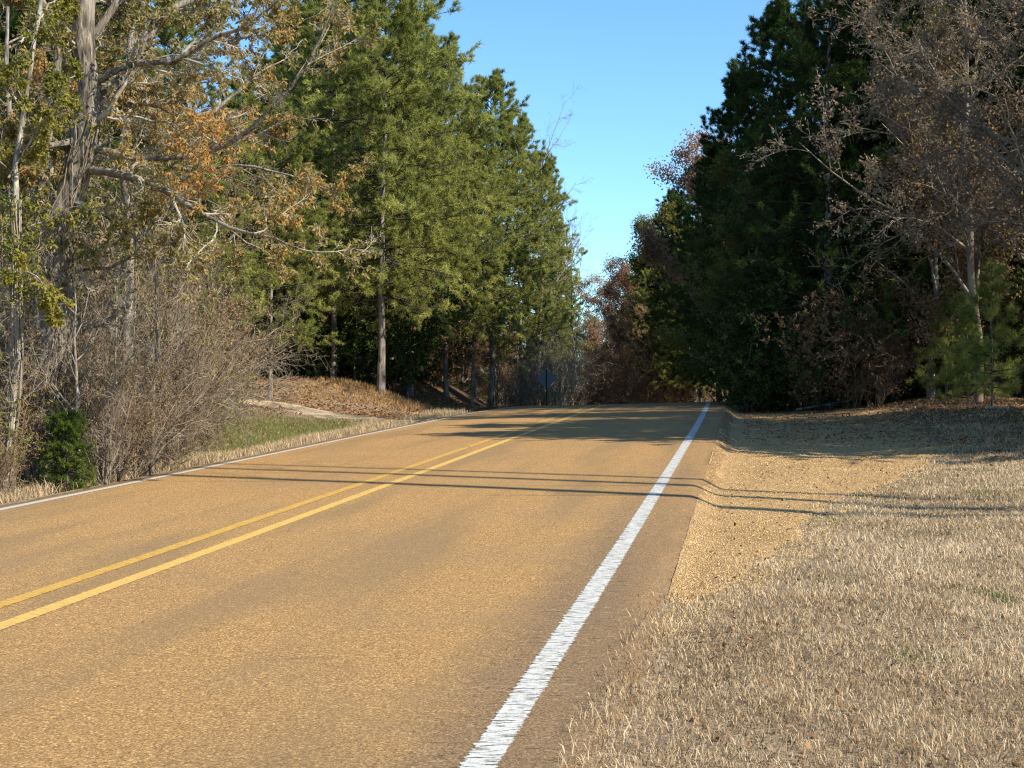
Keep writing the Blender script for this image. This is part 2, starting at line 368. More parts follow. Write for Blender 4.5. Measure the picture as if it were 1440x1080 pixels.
def strip(name, svals, off, mat, edge=None, y=ys):
    svals = np.asarray(svals, float); Sg, Yg = np.meshgrid(svals, y)
    Xg = xR(Yg)+Sg; Zg = zroad(Sg, Yg)+off
    if edge is not None: Zg = Zg-edge(Sg, Yg)
    g = Geo(); sheet(g, Xg, Yg, Zg); me = g.mesh(name, [mat])
    uvl = me.uv_layers.new(name='UVMap'); li = np.empty(len(me.loops), np.int32); me.loops.foreach_get('vertex_index', li)
    UV = np.stack([Sg-(0 if name == 'road' else svals.mean()), Yg], -1).reshape(-1, 2)[li]
    uvl.data.foreach_set('uv', UV.astype(np.float32).ravel())
    return tag(obj(name, me), kind='structure')
def road_edge(S_, Y_):
    d = np.interp(Y_, [0, 6, 12, 20, 35, 60], [.02, .035, .07, .13, .21, .24]); e0 = E0(Y_); j = 0
    return (d+.045)*1.15*ss(-.02, .42, S_-e0)+.16*ss(-W-.22, -W-.42, S_-.05*(fbm(Y_, S_*0, 1.7, 4)-.5))
sv = [-W-.44, -W-.38, -W-.32, -W-.24, -W-.1]+list(np.linspace(-W, 0, 18))+[.15, .28, .34, .39, .44, .49, .54, .6, .66, .73, .8]
strip('road', sv, 0, road_material(), road_edge)
strip('white_edge_line', [-.12, -.04, .04, .12], .004, paint_material('white_paint', (.60, .58, .52), .070, .075, .535))
strip('white_edge_line', [-W-.08, -W, -W+.08], .004, paint_material('white_paint_left', (.50, .46, .39), .055, .03, .66))
ym = paint_material('yellow_paint', (.58, .34, .07), .062, .04, .575)
strip('yellow_centre_line', [-3.845, -3.755, -3.665], .004, ym)
strip('yellow_centre_line', [-3.465, -3.375, -3.285], .004, paint_material('yellow_paint_near', (.64, .40, .10), .064, .03, .60))

# gravel shoulder and driveway sheets
def stones_material(name, cs, dark, scale):
    m, nt, out = newmat(name); co = coord(nt)
    vo = N(nt, "ShaderNodeTexVoronoi"); vo.inputs['Scale'].default_value = scale; nt.links.new(co, vo.inputs['Vector'])
    n1 = noise(nt, co, 22, 4, .7); n2 = noise(nt, co, 1.1, 3)
    sep = N(nt, "ShaderNodeSeparateColor"); nt.links.new(vo.outputs['Color'], sep.inputs[0])
    c = ramp(nt, sep.outputs[0], [(0, cs[0]), (.5, cs[1]), (1, cs[2])])
    c = mix(nt, mapr(nt, n1, .50, .64, 0, .8), c, dark); n3 = noise(nt, co, 2.6, 5, .65); c = mix(nt, mapr(nt, n3, .54, .70, 0, .35), c, dark); c = mix(nt, mapr(nt, n2, .45, .7, 0, .4), c, tuple(x*.75 for x in cs[0]))
    princ(nt, out, c, .9, math_(nt, 'SUBTRACT', n1, vo.outputs['Distance']), 1.0, .03, .2); return m
gy2 = np.arange(8.6, 62, .25)
sout = np.interp(gy2, [8.6, 9.6, 11.6, 16, 20.5, 24, 30, 40, 50, 62], [.51, .70, 1.2, 2.0, 3.6, 4.6, 5.0, 5.2, 4.5, 3])+.5*(fbm(gy2, gy2*0, .9, 8)-.5)*ss(8.6, 11, gy2)
tt = np.linspace(0, 1, 22)
Sg = .50+(sout[:, None]-.50)*tt[None, :]; Yg = np.repeat(gy2[:, None], 22, 1); Xg = xR(Yg)+Sg
Zg = ground(Xg, Yg)-.05*ss(10.4, 8.6, Yg+.9*vn(Xg, Yg, 4, 3)-.4)+.012*ss(0, .12, 1-tt)[None, :]-.01*(tt[None, :] > .97)
g = Geo(); sheet(g, Xg, Yg, Zg)
tag(obj('gravel_shoulder', g.mesh('gravel_shoulder', [stones_material('tan_gravel', ((.42, .235, .10), (.62, .375, .16), (.80, .57, .31)), (.30, .17, .07), 75)])), kind='structure')
# driveway
seg = np.linspace(0, 1, 70); cum = np.concatenate([[0], np.cumsum(np.linalg.norm(np.diff(DRV, axis=0), axis=1))]); cum /= cum[-1]
cx = np.interp(seg, cum, DRV[:, 0]); cyy = np.interp(seg, cum, DRV[:, 1]); k = np.hanning(11); k /= k.sum()
cx = np.convolve(np.pad(cx, 5, 'edge'), k, 'valid'); cyy = np.convolve(np.pad(cyy, 5, 'edge'), k, 'valid')
T = unit(np.stack([np.gradient(cx), np.gradient(cyy)], 1)); Nn = np.stack([-T[:, 1], T[:, 0]], 1)
wd = (.95+1.1*ss(.15, 0, seg))*(1+.5*(fbm(seg*20, seg*0, 1, 3)-.5))
ww = np.linspace(-1, 1, 13)
Xg = cx[:, None]+Nn[:, :1]*ww[None, :]*wd[:, None]; Yg = cyy[:, None]+Nn[:, 1:]*ww[None, :]*wd[:, None]
keep = 0.012*(1-np.abs(ww)**6)[None, :]-.01*(np.abs(ww) > .95)[None, :]
g = Geo(); sheet(g, Xg, Yg, ground(Xg, Yg)+keep)
tag(obj('driveway', g.mesh('driveway', [stones_material('pale_dirt', ((.46, .31, .17), (.62, .46, .28), (.72, .57, .38)), (.36, .23, .12), 20)])), kind='structure')

# ------------------------------------------------------------------ ground cover (stuff)
def blades(name, x, y, h, wdt, lean, v, mat, label, cat):
    n = len(x); z = ground(x, y)
    b = np.stack([x, y, z-.01], 1); ph = rng.uniform(0, 2*np.pi, n); sd_ = np.stack([np.cos(ph), np.sin(ph), ph*0], 1)
    ld = rng.uniform(0, 2*np.pi, n); l = lean*rng.uniform(.2, 1.3, n)
    le = np.stack([np.cos(ld), np.sin(ld), ld*0], 1)*l[:, None]; up = np.array([0, 0, 1.])
    mid = b+h[:, None]*(.55*up+le*.35); tip = b+h[:, None]*(np.maximum(1-.45*l, .35)[:, None]*up+le*.95)
    wv = wdt[:, None]*sd_/2
    V = np.stack([b-wv, b+wv, mid+wv*.8, mid-wv*.8, tip], 1)
    i = (np.arange(n)*5)[:, None]
    g = Geo(); g.add(V.reshape(-1, 3), i+np.array([[0, 1, 2, 3]]), 0, np.repeat(v, 5))
    g.F.append((i+np.array([[3, 2, 4]]))); g.M.append(np.zeros(n, np.int32))
    return tag(obj(name, g.mesh(name, [mat], False)), label, cat, kind='stuff')
def scatter(n, y0, y1, f0, f1, pw=1.0):
    """random points: y in range, x between functions of y"""
    u = rng.random(n)**pw; y = y0+(y1-y0)*u; a, b = f0(y), f1(y); return a+(b-a)*rng.random(n), y
soutf = lambda y: np.interp(y, gy2, sout)
XX, YY = [], []
for (y0, y1, dens, sm) in ((3.4, 6.5, 4200, 1), (6.5, 10, 3900, 1), (10, 15, 2500, 1), (15, 22, 1150, 1), (22, 32, 560, 1), (32, 42, 260, 1)):
    fr = lambda y: .37*y+1.0
    f0 = lambda y: xR(y)+.28
    a = (fr((y0+y1)/2)-f0((y0+y1)/2))*(y1-y0); n = int(a*dens)
    x, y = scatter(n, y0, y1, f0, fr); XX.append(x); YY.append(y)
x = np.concatenate(XX); y = np.concatenate(YY); s = x-xR(y)
inner = np.where(y > 9.5, soutf(y)+.9*(fbm(x, y, 1.6, 6)-.5), .36+.30*(fbm(x, y, 2.5, 6)-.45)+.16*ss(6.5, 9, y))
prob = ss(-.35, .45, s-inner)*(.55+.45*ss(.25, .55, fbm(x, y, 1.3, 21)))
prob = np.maximum(prob, .035*(s > .42)*ss(.55, .75, fbm(x, y, 1.1, 61))*(y < 26))
prob *= 1-.55*ss(4.5, 7, s)*ss(21, 26, y)
kp = rng.random(len(x)) < prob; x, y, s = x[kp], y[kp], s[kp]
cl = fbm(x, y, 1.6, 31); cl2 = vn(x, y, .5, 40)
h = (.032+.072*cl)*rng.uniform(.5, 1.3, len(x))*(1+.2*ss(10, 30, y))
v = np.clip(.53+(cl-.5)*.6+(cl2-.5)*.3+rng.normal(0, .26, len(x)), 0, .92)
grp = (vn(x, y, 1.8, 77) > .84) & (rng.random(len(x)) < .3); v = np.where(grp, .985, v)
blades('dead_grass', x, y, h, .0046*(1+.07*np.maximum(y-6, 0)), 1.0, v, M['grass'], 'dry tan grass growing on the verge right of the road', 'grass')
# left verge
x, y = scatter(42000, 12, 44, lambda y: xR(y)-W-1.75, lambda y: xR(y)-W-.42)
a = -(x-xR(y))-W; kp = (rng.random(len(x)) < ss(.4, .75, a)) & (dist_drv(x, y) > .9); x, y = x[kp], y[kp]
blades('verge_grass', x, y, rng.uniform(.07, .24, len(x))*(.6+.8*vn(x, y, 1.5, 3)), .008+0*x, .9, np.clip(rng.normal(.5, .22, len(x)), 0, .9), M['grass'], 'strip of dry straw-coloured grass along the left pavement edge', 'grass')
# green patch
x, y = scatter(42000, 26, 38, lambda y: xR(y)-W-6.0, lambda y: xR(y)-W-1.4)
kp = (rng.random(len(x)) < .15+.85*ss(.3, .5, fbm(x, y, .8, 5))) & (dist_drv(x, y) > 1.0); x, y = x[kp], y[kp]
blades('green_grass', x, y, rng.uniform(.05, .13, len(x)), .009+0*x, .5, np.clip(rng.normal(.5, .25, len(x)), 0, 1), M['green_grass'], 'patch of short green grass left of the road before the driveway', 'grass')
# golden bank grass
x, y = scatter(15000, 43.2, 49, lambda y: -13.0+0*y, lambda y: -2.4+0*y)
kp = rng.random(len(x)) < (.25+.75*ss(-8, -5.5, x))*ss(-2.4, -3.4, x); x, y = x[kp], y[kp]
blades('golden_grass', x, y, rng.uniform(.05, .22, len(x))*(.5+.7*ss(-7.5, -5.5, x)), .012+0*x, .45, np.clip(rng.normal(.5, .22, len(x)), 0, 1), M['gold_grass'], 'tall golden grass on the low bank behind the driveway', 'grass')

def litter(name, x, y, size, v, label):
    n = len(x); z = ground(x, y)+rng.uniform(.005, .04, n)
    D = rng.normal(0, 1, (n, 3))*np.array([1, 1, .35]); g = Geo()
    D = unit(D); s1 = unit(np.cross(D, np.stack([rng.normal(0, .4, n), rng.normal(0, .4, n), np.ones(n)], 1)))
    C = np.stack([x, y, z], 1); L = size[:, None]; nr = np.cross(D, s1)
    V = np.stack([C, C+D*L*.4+s1*L*.32+nr*L*.12, C+D*L, C+D*L*.5-s1*L*.3+nr*L*.15], 1)
    g.add(V.reshape(-1, 3), (np.arange(n)*4)[:, None]+np.arange(4), 0, np.repeat(v, 4))
    return tag(obj(name, g.mesh(name, [M['litter']], False)), label, 'leaves', kind='stuff')
x, y = scatter(80000, 19, 50, lambda y: xR(y)+1.0, lambda y: .40*y+3)
s = x-xR(y); kp = rng.random(len(x)) < .008+.20*ss(25, 28, y)+.95*ss(3.6, 6.2, s+1.2*(fbm(x, y, .7, 12)-.5))*ss(20, 25, y+.2*(s-6)); x, y = x[kp], y[kp]
pk = ss(.62, .75, vn(x, y, .55, 14))
litter('fallen_leaves', x, y, rng.uniform(.04, .10, len(x)), np.clip(rng.normal(.42, .22, len(x))+.3*pk, 0, 1), 'brown and pinkish fallen leaves in front of the right-hand woods')
x, y = scatter(2200, 4.2, 23, lambda y: xR(y)+.7, lambda y: .37*y+.5)
litter('fallen_leaves', x, y, rng.uniform(.025, .055, len(x)), np.clip(rng.normal(.32, .2, len(x)), 0, .7), 'single curled leaves lying in the tan grass near the camera')
x, y = scatter(60000, 14, 56, lambda y: xR(y)-W-11, lambda y: xR(y)-W-1.4)
kp = (dist_drv(x, y) > .8) & (rng.random(len(x)) < np.where((y > 26) & (y < 38.5) & (x > xR(y)-W-6), .10, .9)); x, y = x[kp], y[kp]
litter('fallen_leaves', x, y, rng.uniform(.06, .13, len(x)), np.clip(rng.normal(.45, .25, len(x)), 0, 1), 'brown leaf litter under the left-hand woods and round the driveway')
# loose stones on the shoulder
n = 22000; x, y = scatter(n, 8.2, 30, lambda y: xR(y)+.52, lambda y: xR(y)+soutf(y)+.3)
kp = rng.random(n) < ss(8.0, 11.0, y)*.9+.1; x, y = x[kp], y[kp]; n = len(x)
r = rng.uniform(.0025, .009, n)*(1+.5*ss(10, 24, y)); z = ground(x, y)+.014+r*.2
oc = np.array([(1, 0, 0), (0, 1, 0), (-1, 0, 0), (0, -1, 0), (0, 0, .8), (0, 0, -.8)])
V = np.stack([x, y, z], 1)[:, None, :]+(oc[None]*rng.uniform(.6, 1.3, (n, 6, 1)))*r[:, None, None]
F = np.array([(0, 1, 4), (1, 2, 4), (2, 3, 4), (3, 0, 4)])
g = Geo(); g.add(V.reshape(-1, 3), ((np.arange(n)*6)[:, None, None]+F[None]).reshape(-1, 3), 0, np.repeat(rng.random(n), 6))
sm = leafmat('stone_chips', [(0, (.32, .18, .05)), (.5, (.54, .34, .11)), (1, (.70, .53, .27))], .0, 0)
tag(obj('loose_gravel', g.mesh('loose_gravel', [sm], False)), 'loose tan gravel chips on the right road shoulder', 'gravel', kind='stuff')

# ------------------------------------------------------------------ plant archetypes
def trunk_line(H, r, k=9, bend=.25, rnd=rng, top=.12):
    z = np.linspace(0, H, k); w_ = np.cumsum(rnd.normal(0, bend*H/60, (k, 2)), 0); w_ -= w_[0]
    P = np.concatenate([w_, z[:, None]], 1)[None]; P[0, 0, 2] = -.25
    rr = r*(1-(1-top)*(z/H)**.9); rr[0] *= 1.25
    return P, rr[None]
def pine(seed, H=16., r=.17, c0=4.2, Rc=3.0, mat='pine', tufts=1.0, dens=1.0, stubs=True, nl=.18, nw=.023, per=22, prof=.42):
    rd = np.random.default_rng(seed); P, Rr = trunk_line(H, r, 10, .2, rd)
    gt = Geo(); tubes(gt, P, Rr, 9, 0)
    if stubs:
        C, cr = grow(P, Rr, 14, .12, max(c0/H, .2), 1.5, .05, 3, .18, .3, -.03, .1, rd, 0); tubes(gt, C, cr, 4, 1)
    n = int((H-c0)/.30*4.3*dens)
    h = c0+(H-c0-.3)*((np.arange(n)+rd.random(n))/n); t = (h-c0)/(H-c0)
    az = np.arange(n)*2.39996+rd.normal(0, .5, n)
    ln = Rc*((1-t)**prof*.95+.10)*ss(-.25, .22, t+.08)*rd.choice([.6, .8, 1., 1., 1.15], n)
    el = np.interp(t, [0, .5, 1], [-.05, .25, .9])+rd.normal(0, .14, n)
    pos, _, idx = at(np.repeat(P, n, 0), h/H)
    d = np.stack([np.cos(az)*np.cos(el), np.sin(az)*np.cos(el), np.sin(el)], 1)
    pts = [pos]; p = pos
    for q in range(4):
        d = unit(d+rd.normal(0, .10, d.shape)+np.array([0, 0, .05 if q > 1 else -.04])); p = p+d*(ln/4)[:, None]; pts.append(p)
    B = np.stack(pts, 1); br = (.010+.007*ln)[:, None]*np.linspace(1, .3, 5)
    gc = Geo(); tubes(gc, B, br, 4, 1)
    S2, r2 = grow(B, br, int(9), .22, 1., .85, .34, 3, .5, .5, .10, .12, rd, .25, rmin=.004)
    tubes(gc, S2, r2, 3, 1)
    nt_ = max(int(5*tufts), 1); A = []; D = []
    for P_ in (S2,):
        for q in range(nt_):
            pp, tt_, _ = at(P_, .45+.55*(q+rd.random(len(P_)))/nt_); A.append(pp); D.append(tt_)
    pp, tt_, _ = at(B, np.full(len(B), .99)); A.append(pp); D.append(tt_)
    A = np.concatenate(A); D = np.concatenate(D)
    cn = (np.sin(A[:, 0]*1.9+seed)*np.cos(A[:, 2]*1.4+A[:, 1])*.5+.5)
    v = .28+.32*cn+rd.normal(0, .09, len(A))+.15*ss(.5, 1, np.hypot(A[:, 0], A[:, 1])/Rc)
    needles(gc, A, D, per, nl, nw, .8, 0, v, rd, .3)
    return [('trunk', gt.mesh('pine_trunk', [M['bark_pine'], M['twig_dark']])), ('crown', gc.mesh('pine_crown', [M[mat], M['twig_dark']], False))], H
def broad(seed, H=13., r=.16, bark='bark_grey', twig='twig', leaf=None, nleaf=0, lsize=.11, t0=.25, spread=.42, dens=1.0, trop=.06, fine=True, forks=7, lv=(.2, .9)):
    rd = np.random.default_rng(seed); P, Rr = trunk_line(H*.85, r, 9, .5, rd, .2)
    gt = Geo(); tubes(gt, P, Rr, 9, 0)
    B1, r1 = grow(P, Rr, forks*2, t0, 1, .75, spread, 6, .55, .25, trop, .13, rd, .45)
    tubes(gt, B1, r1, 5, 0)
    B2, r2 = grow(B1, r1, 6, .2, 1, .7, .45, 5, .55, .3, trop*.6, .2, rd, .3)
    gc = Geo(); tubes(gc, B2, r2, 4, 1)
    B3, r3 = grow(B2, r2, int(6*dens), .15, 1, .7, .45, 4, .6, .4, trop*.5, .22, rd, .3, rmin=.004); tubes(gc, B3, r3, 3, 1)
    last = B3
    if fine:
        B4, r4 = grow(B3, r3, int(4*dens), .2, 1, .65, .5, 3, .6, .5, .04, .25, rd, .3, rmin=.0035); tubes(gc, B4, r4, 3, 1); last = B4
    if leaf:
        i = rd.integers(0, len(last), nleaf)
        kp = (np.sin(last[i, 0, 0]*1.3+seed)*np.sin(last[i, 0, 1]*1.1)*np.sin(last[i, 0, 2]*1.2+1)+rd.normal(0, .35, nleaf)) > -.25
        i = i[kp]; pp, tt_, _ = at(last[i], rd.uniform(.2, 1, len(i)))
        v = rd.uniform(*lv, len(i))*.6+.4*(.5+.5*np.sin(pp[:, 0]*1.1+pp[:, 2]*.9+seed))*lv[1]
        leaves(gc, pp+rd.normal(0, .03 if lsize < .08 else .14, pp.shape), tt_*.4+rd.normal(0, .6, pp.shape)+np.array([0, 0, -.35]), lsize*rd.uniform(.7, 1.3, len(i)), lsize*.6, 2, v, rd)
    ms = [M[bark], M[twig]]+([M[leaf]] if leaf else [])
    return [('trunk', gt.mesh('tree_trunk', [M[bark]])), ('crown', gc.mesh('tree_crown', ms, False))], H
def shrub(seed, H=2.8, twig='twig', leaf=None, nleaf=0, lsize=.06, stems=16, spread=.8, droop=0., fine=1.0, fol='foliage'):
    rd = np.random.default_rng(seed); n = stems
    az = rd.uniform(0, 2*np.pi, n); out = rd.uniform(.05, spread, n); L = H*rd.uniform(.6, 1.15, n)
    d = unit(np.stack([np.cos(az)*out, np.sin(az)*out, np.ones(n)], 1)); p = np.stack([np.cos(az), np.sin(az), az*0-.05/.25], 1)*.25*rd.random((n, 1)); p[:, 2] = -.08
    pts = [p]
    for q in range(6):
        d = unit(d+rd.normal(0, .13, d.shape)+np.array([0, 0, -droop*q*.12])); p = p+d*(L/6)[:, None]; pts.append(p)
    P = np.stack(pts, 1); Rr = (rd.uniform(.008, .018, n)*H/2.5)[:, None]*np.linspace(1, .3, 7)
    gs = Geo(); tubes(gs, P, Rr, 5, 0)
    B1, r1 = grow(P, Rr, 9, .12, 1, .7, .36, 5, .6, .4, .03-droop*.1, .2, rd, .3, rmin=.003); gf = Geo(); tubes(gf, B1, r1, 3, 0)
    B2, r2 = grow(B1, r1, int(6*fine), .1, 1, .7, .5, 4, .65, .5, 0, .25, rd, .3, rmin=.0026); tubes(gf, B2, r2, 3, 0)
    if fine >= 1:
        B3, r3 = grow(B2, r2, 2, .2, 1, .7, .5, 3, .7, .6, 0, .3, rd, .3, rmin=.0022); tubes(gf, B3, r3, 3, 0)
    if leaf:
        i = rd.integers(0, len(B2), nleaf); pp, tt_, _ = at(B2[i], rd.random(nleaf))
        leaves(gf, pp, tt_*.5+rd.normal(0, .6, pp.shape), lsize*rd.uniform(.6, 1.3, nleaf), lsize*.55, 1, np.clip(rd.normal(.5, .25, nleaf), 0, 1), rd)
    ms = [M[twig]]+([M[leaf]] if leaf else [])
    return [('stem', gs.mesh('shrub_stems', [M[twig]])), (fol if leaf else 'twigs', gf.mesh('shrub_twigs', ms, False))], H

A_ = {}
A_['p1'] = pine(11, 16, .135, 3.4, 3.5)
A_['p2'] = pine(12, 16, .125, 4.4, 3.1)
A_['p3'] = pine(13, 16, .12, 3.0, 3.5, dens=.9)
A_['p4'] = pine(14, 16, .14, 5.0, 3.0, dens=.9)
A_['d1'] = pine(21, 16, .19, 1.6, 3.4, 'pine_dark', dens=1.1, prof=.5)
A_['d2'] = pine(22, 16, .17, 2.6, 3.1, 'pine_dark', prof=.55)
A_['sap'] = pine(31, 3.2, .03, .25, .95, 'pine', dens=.85, tufts=.6, stubs=False, nl=.15, nw=.008, per=16, prof=.7)
A_['cedar'] = pine(32, 2.0, .03, .02, .62, 'cedar', dens=3.6, stubs=False, nl=.06, nw=.010, per=12, prof=.28)
A_['b1'] = broad(41, 14, .15, 'bark_grey', 'twig', trop=.05)
A_['b2'] = broad(42, 13, .13, 'bark_grey', 'twig', 'brown_leaf', 5000, .10, trop=.04)
A_['b3'] = broad(43, 13, .10, 'twig', 'twig', 'brown_leaf2', 30000, .075, trop=.0, spread=.5, t0=.10, dens=1.5, forks=10)
A_['rust'] = broad(44, 9, .14, 'bark_grey', 'twig_brown', 'rust_leaf', 60000, .085, t0=.15, spread=.45, lv=(.2, 1), fine=True)
A_['olive'] = broad(45, 10, .14, 'bark_grey', 'twig_brown', 'olive_leaf', 60000, .09, t0=.12, spread=.42)
A_['brown'] = broad(46, 8, .10, 'bark_grey', 'twig_brown', 'brown_leaf', 56000, .08, t0=.06, spread=.5)
A_['s1'] = shrub(51, 2.8, 'twig', None, 0)
A_['s2'] = shrub(52, 2.6, 'twig_brown', 'brown_leaf', 5200, .045)
A_['s3'] = shrub(53, 3.0, 'twig', None, 0, droop=.6, spread=1.0)
A_['s4'] = shrub(54, 2.4, 'twig', 'vine_leaf', 1500, .05)
A_['holly'] = shrub(55, 2.8, 'twig_dark', 'pine_dark', 12000, .09, fine=.9, stems=14)
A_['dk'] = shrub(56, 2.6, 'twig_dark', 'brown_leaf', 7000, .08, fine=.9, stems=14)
A_['tan'] = shrub(57, 3.4, 'twig_pale', None, 0, stems=26, spread=.5)

def place(kind, name, cat, label, px, d, H, group=None, wide=1.0, x=None, sink=0, tilt=(0, 0), rz=None):
    parts, H0 = A_[kind]
    X_ = (px-720)/2000*d if x is None else x
    k = H/H0; o = thing(name, label, cat, (X_, d, gz(X_, d)-sink), rng.uniform(0, 6.28) if rz is None else rz, (k*wide, k*wide, k), group, tilt)
    for nm, me in parts: obj(nm, me, o)
    return o
KIND = {'p': ('pine_tree', 'pine tree', 'green pine'), 'd': ('evergreen_tree', 'evergreen', 'dark evergreen'), 'b': ('bare_tree', 'tree', 'nearly bare grey-limbed tree'), 'r': ('broadleaf_tree', 'tree', 'rust-leaved tree'), 'o': ('broadleaf_tree', 'tree', 'olive-leaved tree')}
def forest(kind, where, px, d, H, group, **k):
    kk = 'x' if kind == 'brown' else kind[0]
    nm, cat, desc = KIND.get(kk, ('broadleaf_tree', 'tree', 'brown-leaved tree'))
    return place(kind, nm, cat, desc+' '+where, px, d, H, desc+'s '+group, **k)
SK = {'holly': ('evergreen_shrub', 'dark leafy shrub'), 'dk': ('understory_shrub', 'brown-leaved dark shrub'), 's1': ('bare_shrub', 'grey bare twiggy shrub'), 's2': ('brown_shrub', 'brown twiggy sparse shrub'), 's3': ('bare_shrub', 'arching bare shrub'),
      's4': ('leafy_shrub', 'yellow-green leafed shrub'), 'brown': ('small_tree', 'small brown-leaved tree'), 'olive': ('small_tree', 'small olive-leaved tree'), 'b2': ('small_tree', 'small bare tree')}
def brush(kind, where, px, d, H, group, **k):
    nm, desc = SK[kind]
    return place(kind, nm, 'small tree' if 'tree' in nm else 'shrub', desc+' '+where, px, d, H, desc+'s '+group, **k)
def topH(px, d, row):                       # height whose top reaches that row of the photo
    x = (px-720)/2000*d; return 1.6+(540-row)/2000*d-gz(x, d)

# --- left pines, front row, near to far
LP = [('p1', 535, 46, -70, 1.05, 'tall bright green pine behind the grassy bank, fullest crown left of the sky gap'),
      ('p2', 468, 50, -60, 1.0, 'green pine with a pale bare lower trunk just left of the fullest pine'),
      ('p3', 628, 55, 68, 1.0, 'green pine whose pointed top stands second down the slope of the left skyline'),
      ('p2', 578, 52, 20, .85, 'narrow green pine filling the skyline between two broader ones on the left'),
      ('p4', 690, 59, 118, 1.0, 'green pine with straight light trunk standing at the left road edge by the crest'),
      ('p1', 734, 70, 178, .9, 'pine third lowest on the left skyline, its top beside open sky'),
      ('p3', 760, 86, 232, .8, 'loose-topped far pine left of the sky gap above the road sign'),
      ('p4', 780, 98, 310, .7, 'small far pine at the foot of the left skyline'),
      ('p2', 796, 112, 385, .7, 'farthest dark pine leaning over the low point of the sky gap')]
for k_, px, d, row, wd_, lab in LP: place(k_, 'pine_tree', 'pine tree', lab, px, d, topH(px, d, row), wide=wd_)
place('p2', 'pine_tree', 'pine tree', 'pine with the twin pale trunk beside the one at the left road edge', 664, 57, 11.5, wide=.8)
place('b1', 'bare_tree', 'tree', 'bare grey tree poking twigs out of the left skyline beside the pines', 757, 74, topH(757, 74, 150), wide=.7)
place('b1', 'bare_tree', 'tree', 'bare tree with fine twigs against the sky above the road sign', 808, 90, topH(808, 90, 285), wide=.65)
# left: behind the big oak
G = 'forest trees filling the left woods'
for k_, px, d, row in [('p3', 400, 54, 30), ('p1', 350, 58, 120), ('p4', 300, 56, 170), ('p2', 235, 54, 150), ('p3', 160, 50, 20), ('p1', 90, 46, -60), ('p2', 20, 44, -80), ('p4', -60, 42, -90), ('p2', 440, 62, 20)]:
    place(k_, 'pine_tree', 'pine tree', 'green pine standing in the woods behind the big oak', px, d, topH(px, d, row), G)
rr = np.random.default_rng(5)
for i in range(34):
    px = rr.uniform(-250, 640); d = rr.uniform(58, 92)
    row = np.interp(px, [-250, 150, 230, 380, 450, 640], [-40, 40, 190, 190, 40, 110])
    forest(rr.choice(['p1', 'p2', 'p4', 'b2', 'd2']), 'deep in the dark left woods', px, d, topH(px, d, row+rr.uniform(0, 60)), 'deep in the left woods')
for i in range(52):
    px = rr.uniform(240, 640); d = rr.uniform(50, 62) if px < 560 else rr.uniform(54, 64)
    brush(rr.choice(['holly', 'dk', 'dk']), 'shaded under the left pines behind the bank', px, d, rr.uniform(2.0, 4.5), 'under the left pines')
for px, d, H, lab in [(360, 49, 10, 'young tree with pale grey trunk in the shade left of the driveway end'), (574, 51, 9, 'slender young tree on the right of the front pine trunk'), (500, 51, 9, 'slender young tree between the two front pine trunks'), (412, 51, 8, 'thin young tree in deep shade behind the driveway')]:
    place('b2', 'young_tree', 'tree', lab, px, d, H, wide=.6)
for px, d, H in [(462, 60, 5.0), (474, 64, 5.5), (486, 61, 4.6), (498, 66, 5.5), (480, 72, 6), (455, 70, 6), (430, 66, 5), (405, 62, 4.5), (515, 70, 6)]:
    brush('holly', 'shaded under the left pines behind the bank', px, d, H, 'under the left pines')
# --- centre, beyond the crest
for k_, px, d, H, lab in [('tan', 788, 66, 3.6, 'pale tan bare bush lit by the sun right of the road sign'), ('tan', 775, 70, 2.8, 'low pale bush partly behind the road sign'), ('s1', 735, 64, 3.2, 'grey bare bush left of the road sign'),
                          ('s1', 715, 63, 2.6, 'low grey bush at the foot of the left roadside pines'), ('s4', 752, 70, 4.0, 'yellow-green leafed bush behind the road sign'), ('s1', 800, 74, 4.4, 'taller grey bare bush behind the pale tan one')]:
    place(k_, 'roadside_bush', 'bush', lab, px, d, H)
for i in range(44):
    px = rr.uniform(480, 1010); d = rr.uniform(112, 165)
    forest(rr.choice(['brown', 'olive', 'brown', 'b2', 'p4']), 'far off, closing the view beyond the crest', px, d, topH(px, d, rr.uniform(472, 500) if px < 850 else rr.uniform(430, 470)), 'far beyond the crest')
for k_, px, d, row, lab in [('rust', 872, 97, 385, 'round rust-leaved tree right of the sky gap'), ('rust', 890, 90, 362, 'taller rust-brown tree behind the dark pine right of the gap'),
                            ('brown', 846, 104, 440, 'small brown-leaved tree at the lowest point right of the gap'), ('brown', 866, 86, 462, 'low brown tree over the crest, centre of the brown thicket'),
                            ('brown', 905, 84, 440, 'brown-leaved tree in front of the taller rust tree'), ('brown', 948, 80, 425, 'broad brown tree beside the right end of the crest'), ('b3', 985, 76, 400, 'grey-brown twiggy tree with a dark slanting trunk at the end of the white line'),
                            ('olive', 922, 86, 318, 'olive-green tree with loose top beside the open sky on the right'), ('olive', 955, 79, 300, 'olive tree tucked under the dark pines on the right skyline'), ('rust', 1028, 61, 172, 'pinkish-leaved tree breaking the right skyline between dark pines')]:
    place(k_, 'broadleaf_tree', 'tree', lab, px, d, topH(px, d, row))
for k_, px, d, row, lab in [('b3', 812, 98, 448, 'twiggy brown tree closing the bottom of the sky gap'), ('brown', 925, 88, 405, 'full brown tree between the rust trees and the dark pines'), ('b3', 895, 86, 430, 'grey-brown twiggy tree among the brown trees over the crest'), ('b3', 960, 78, 395, 'grey-brown twiggy tree at the edge of the dark pines over the crest'), ('p2', 985, 78, 318, 'green pine lowest on the right skyline, in front of the olive tree')]:
    place(k_, 'pine_tree' if k_ == 'p2' else 'broadleaf_tree', 'tree', lab, px, d, topH(px, d, row))
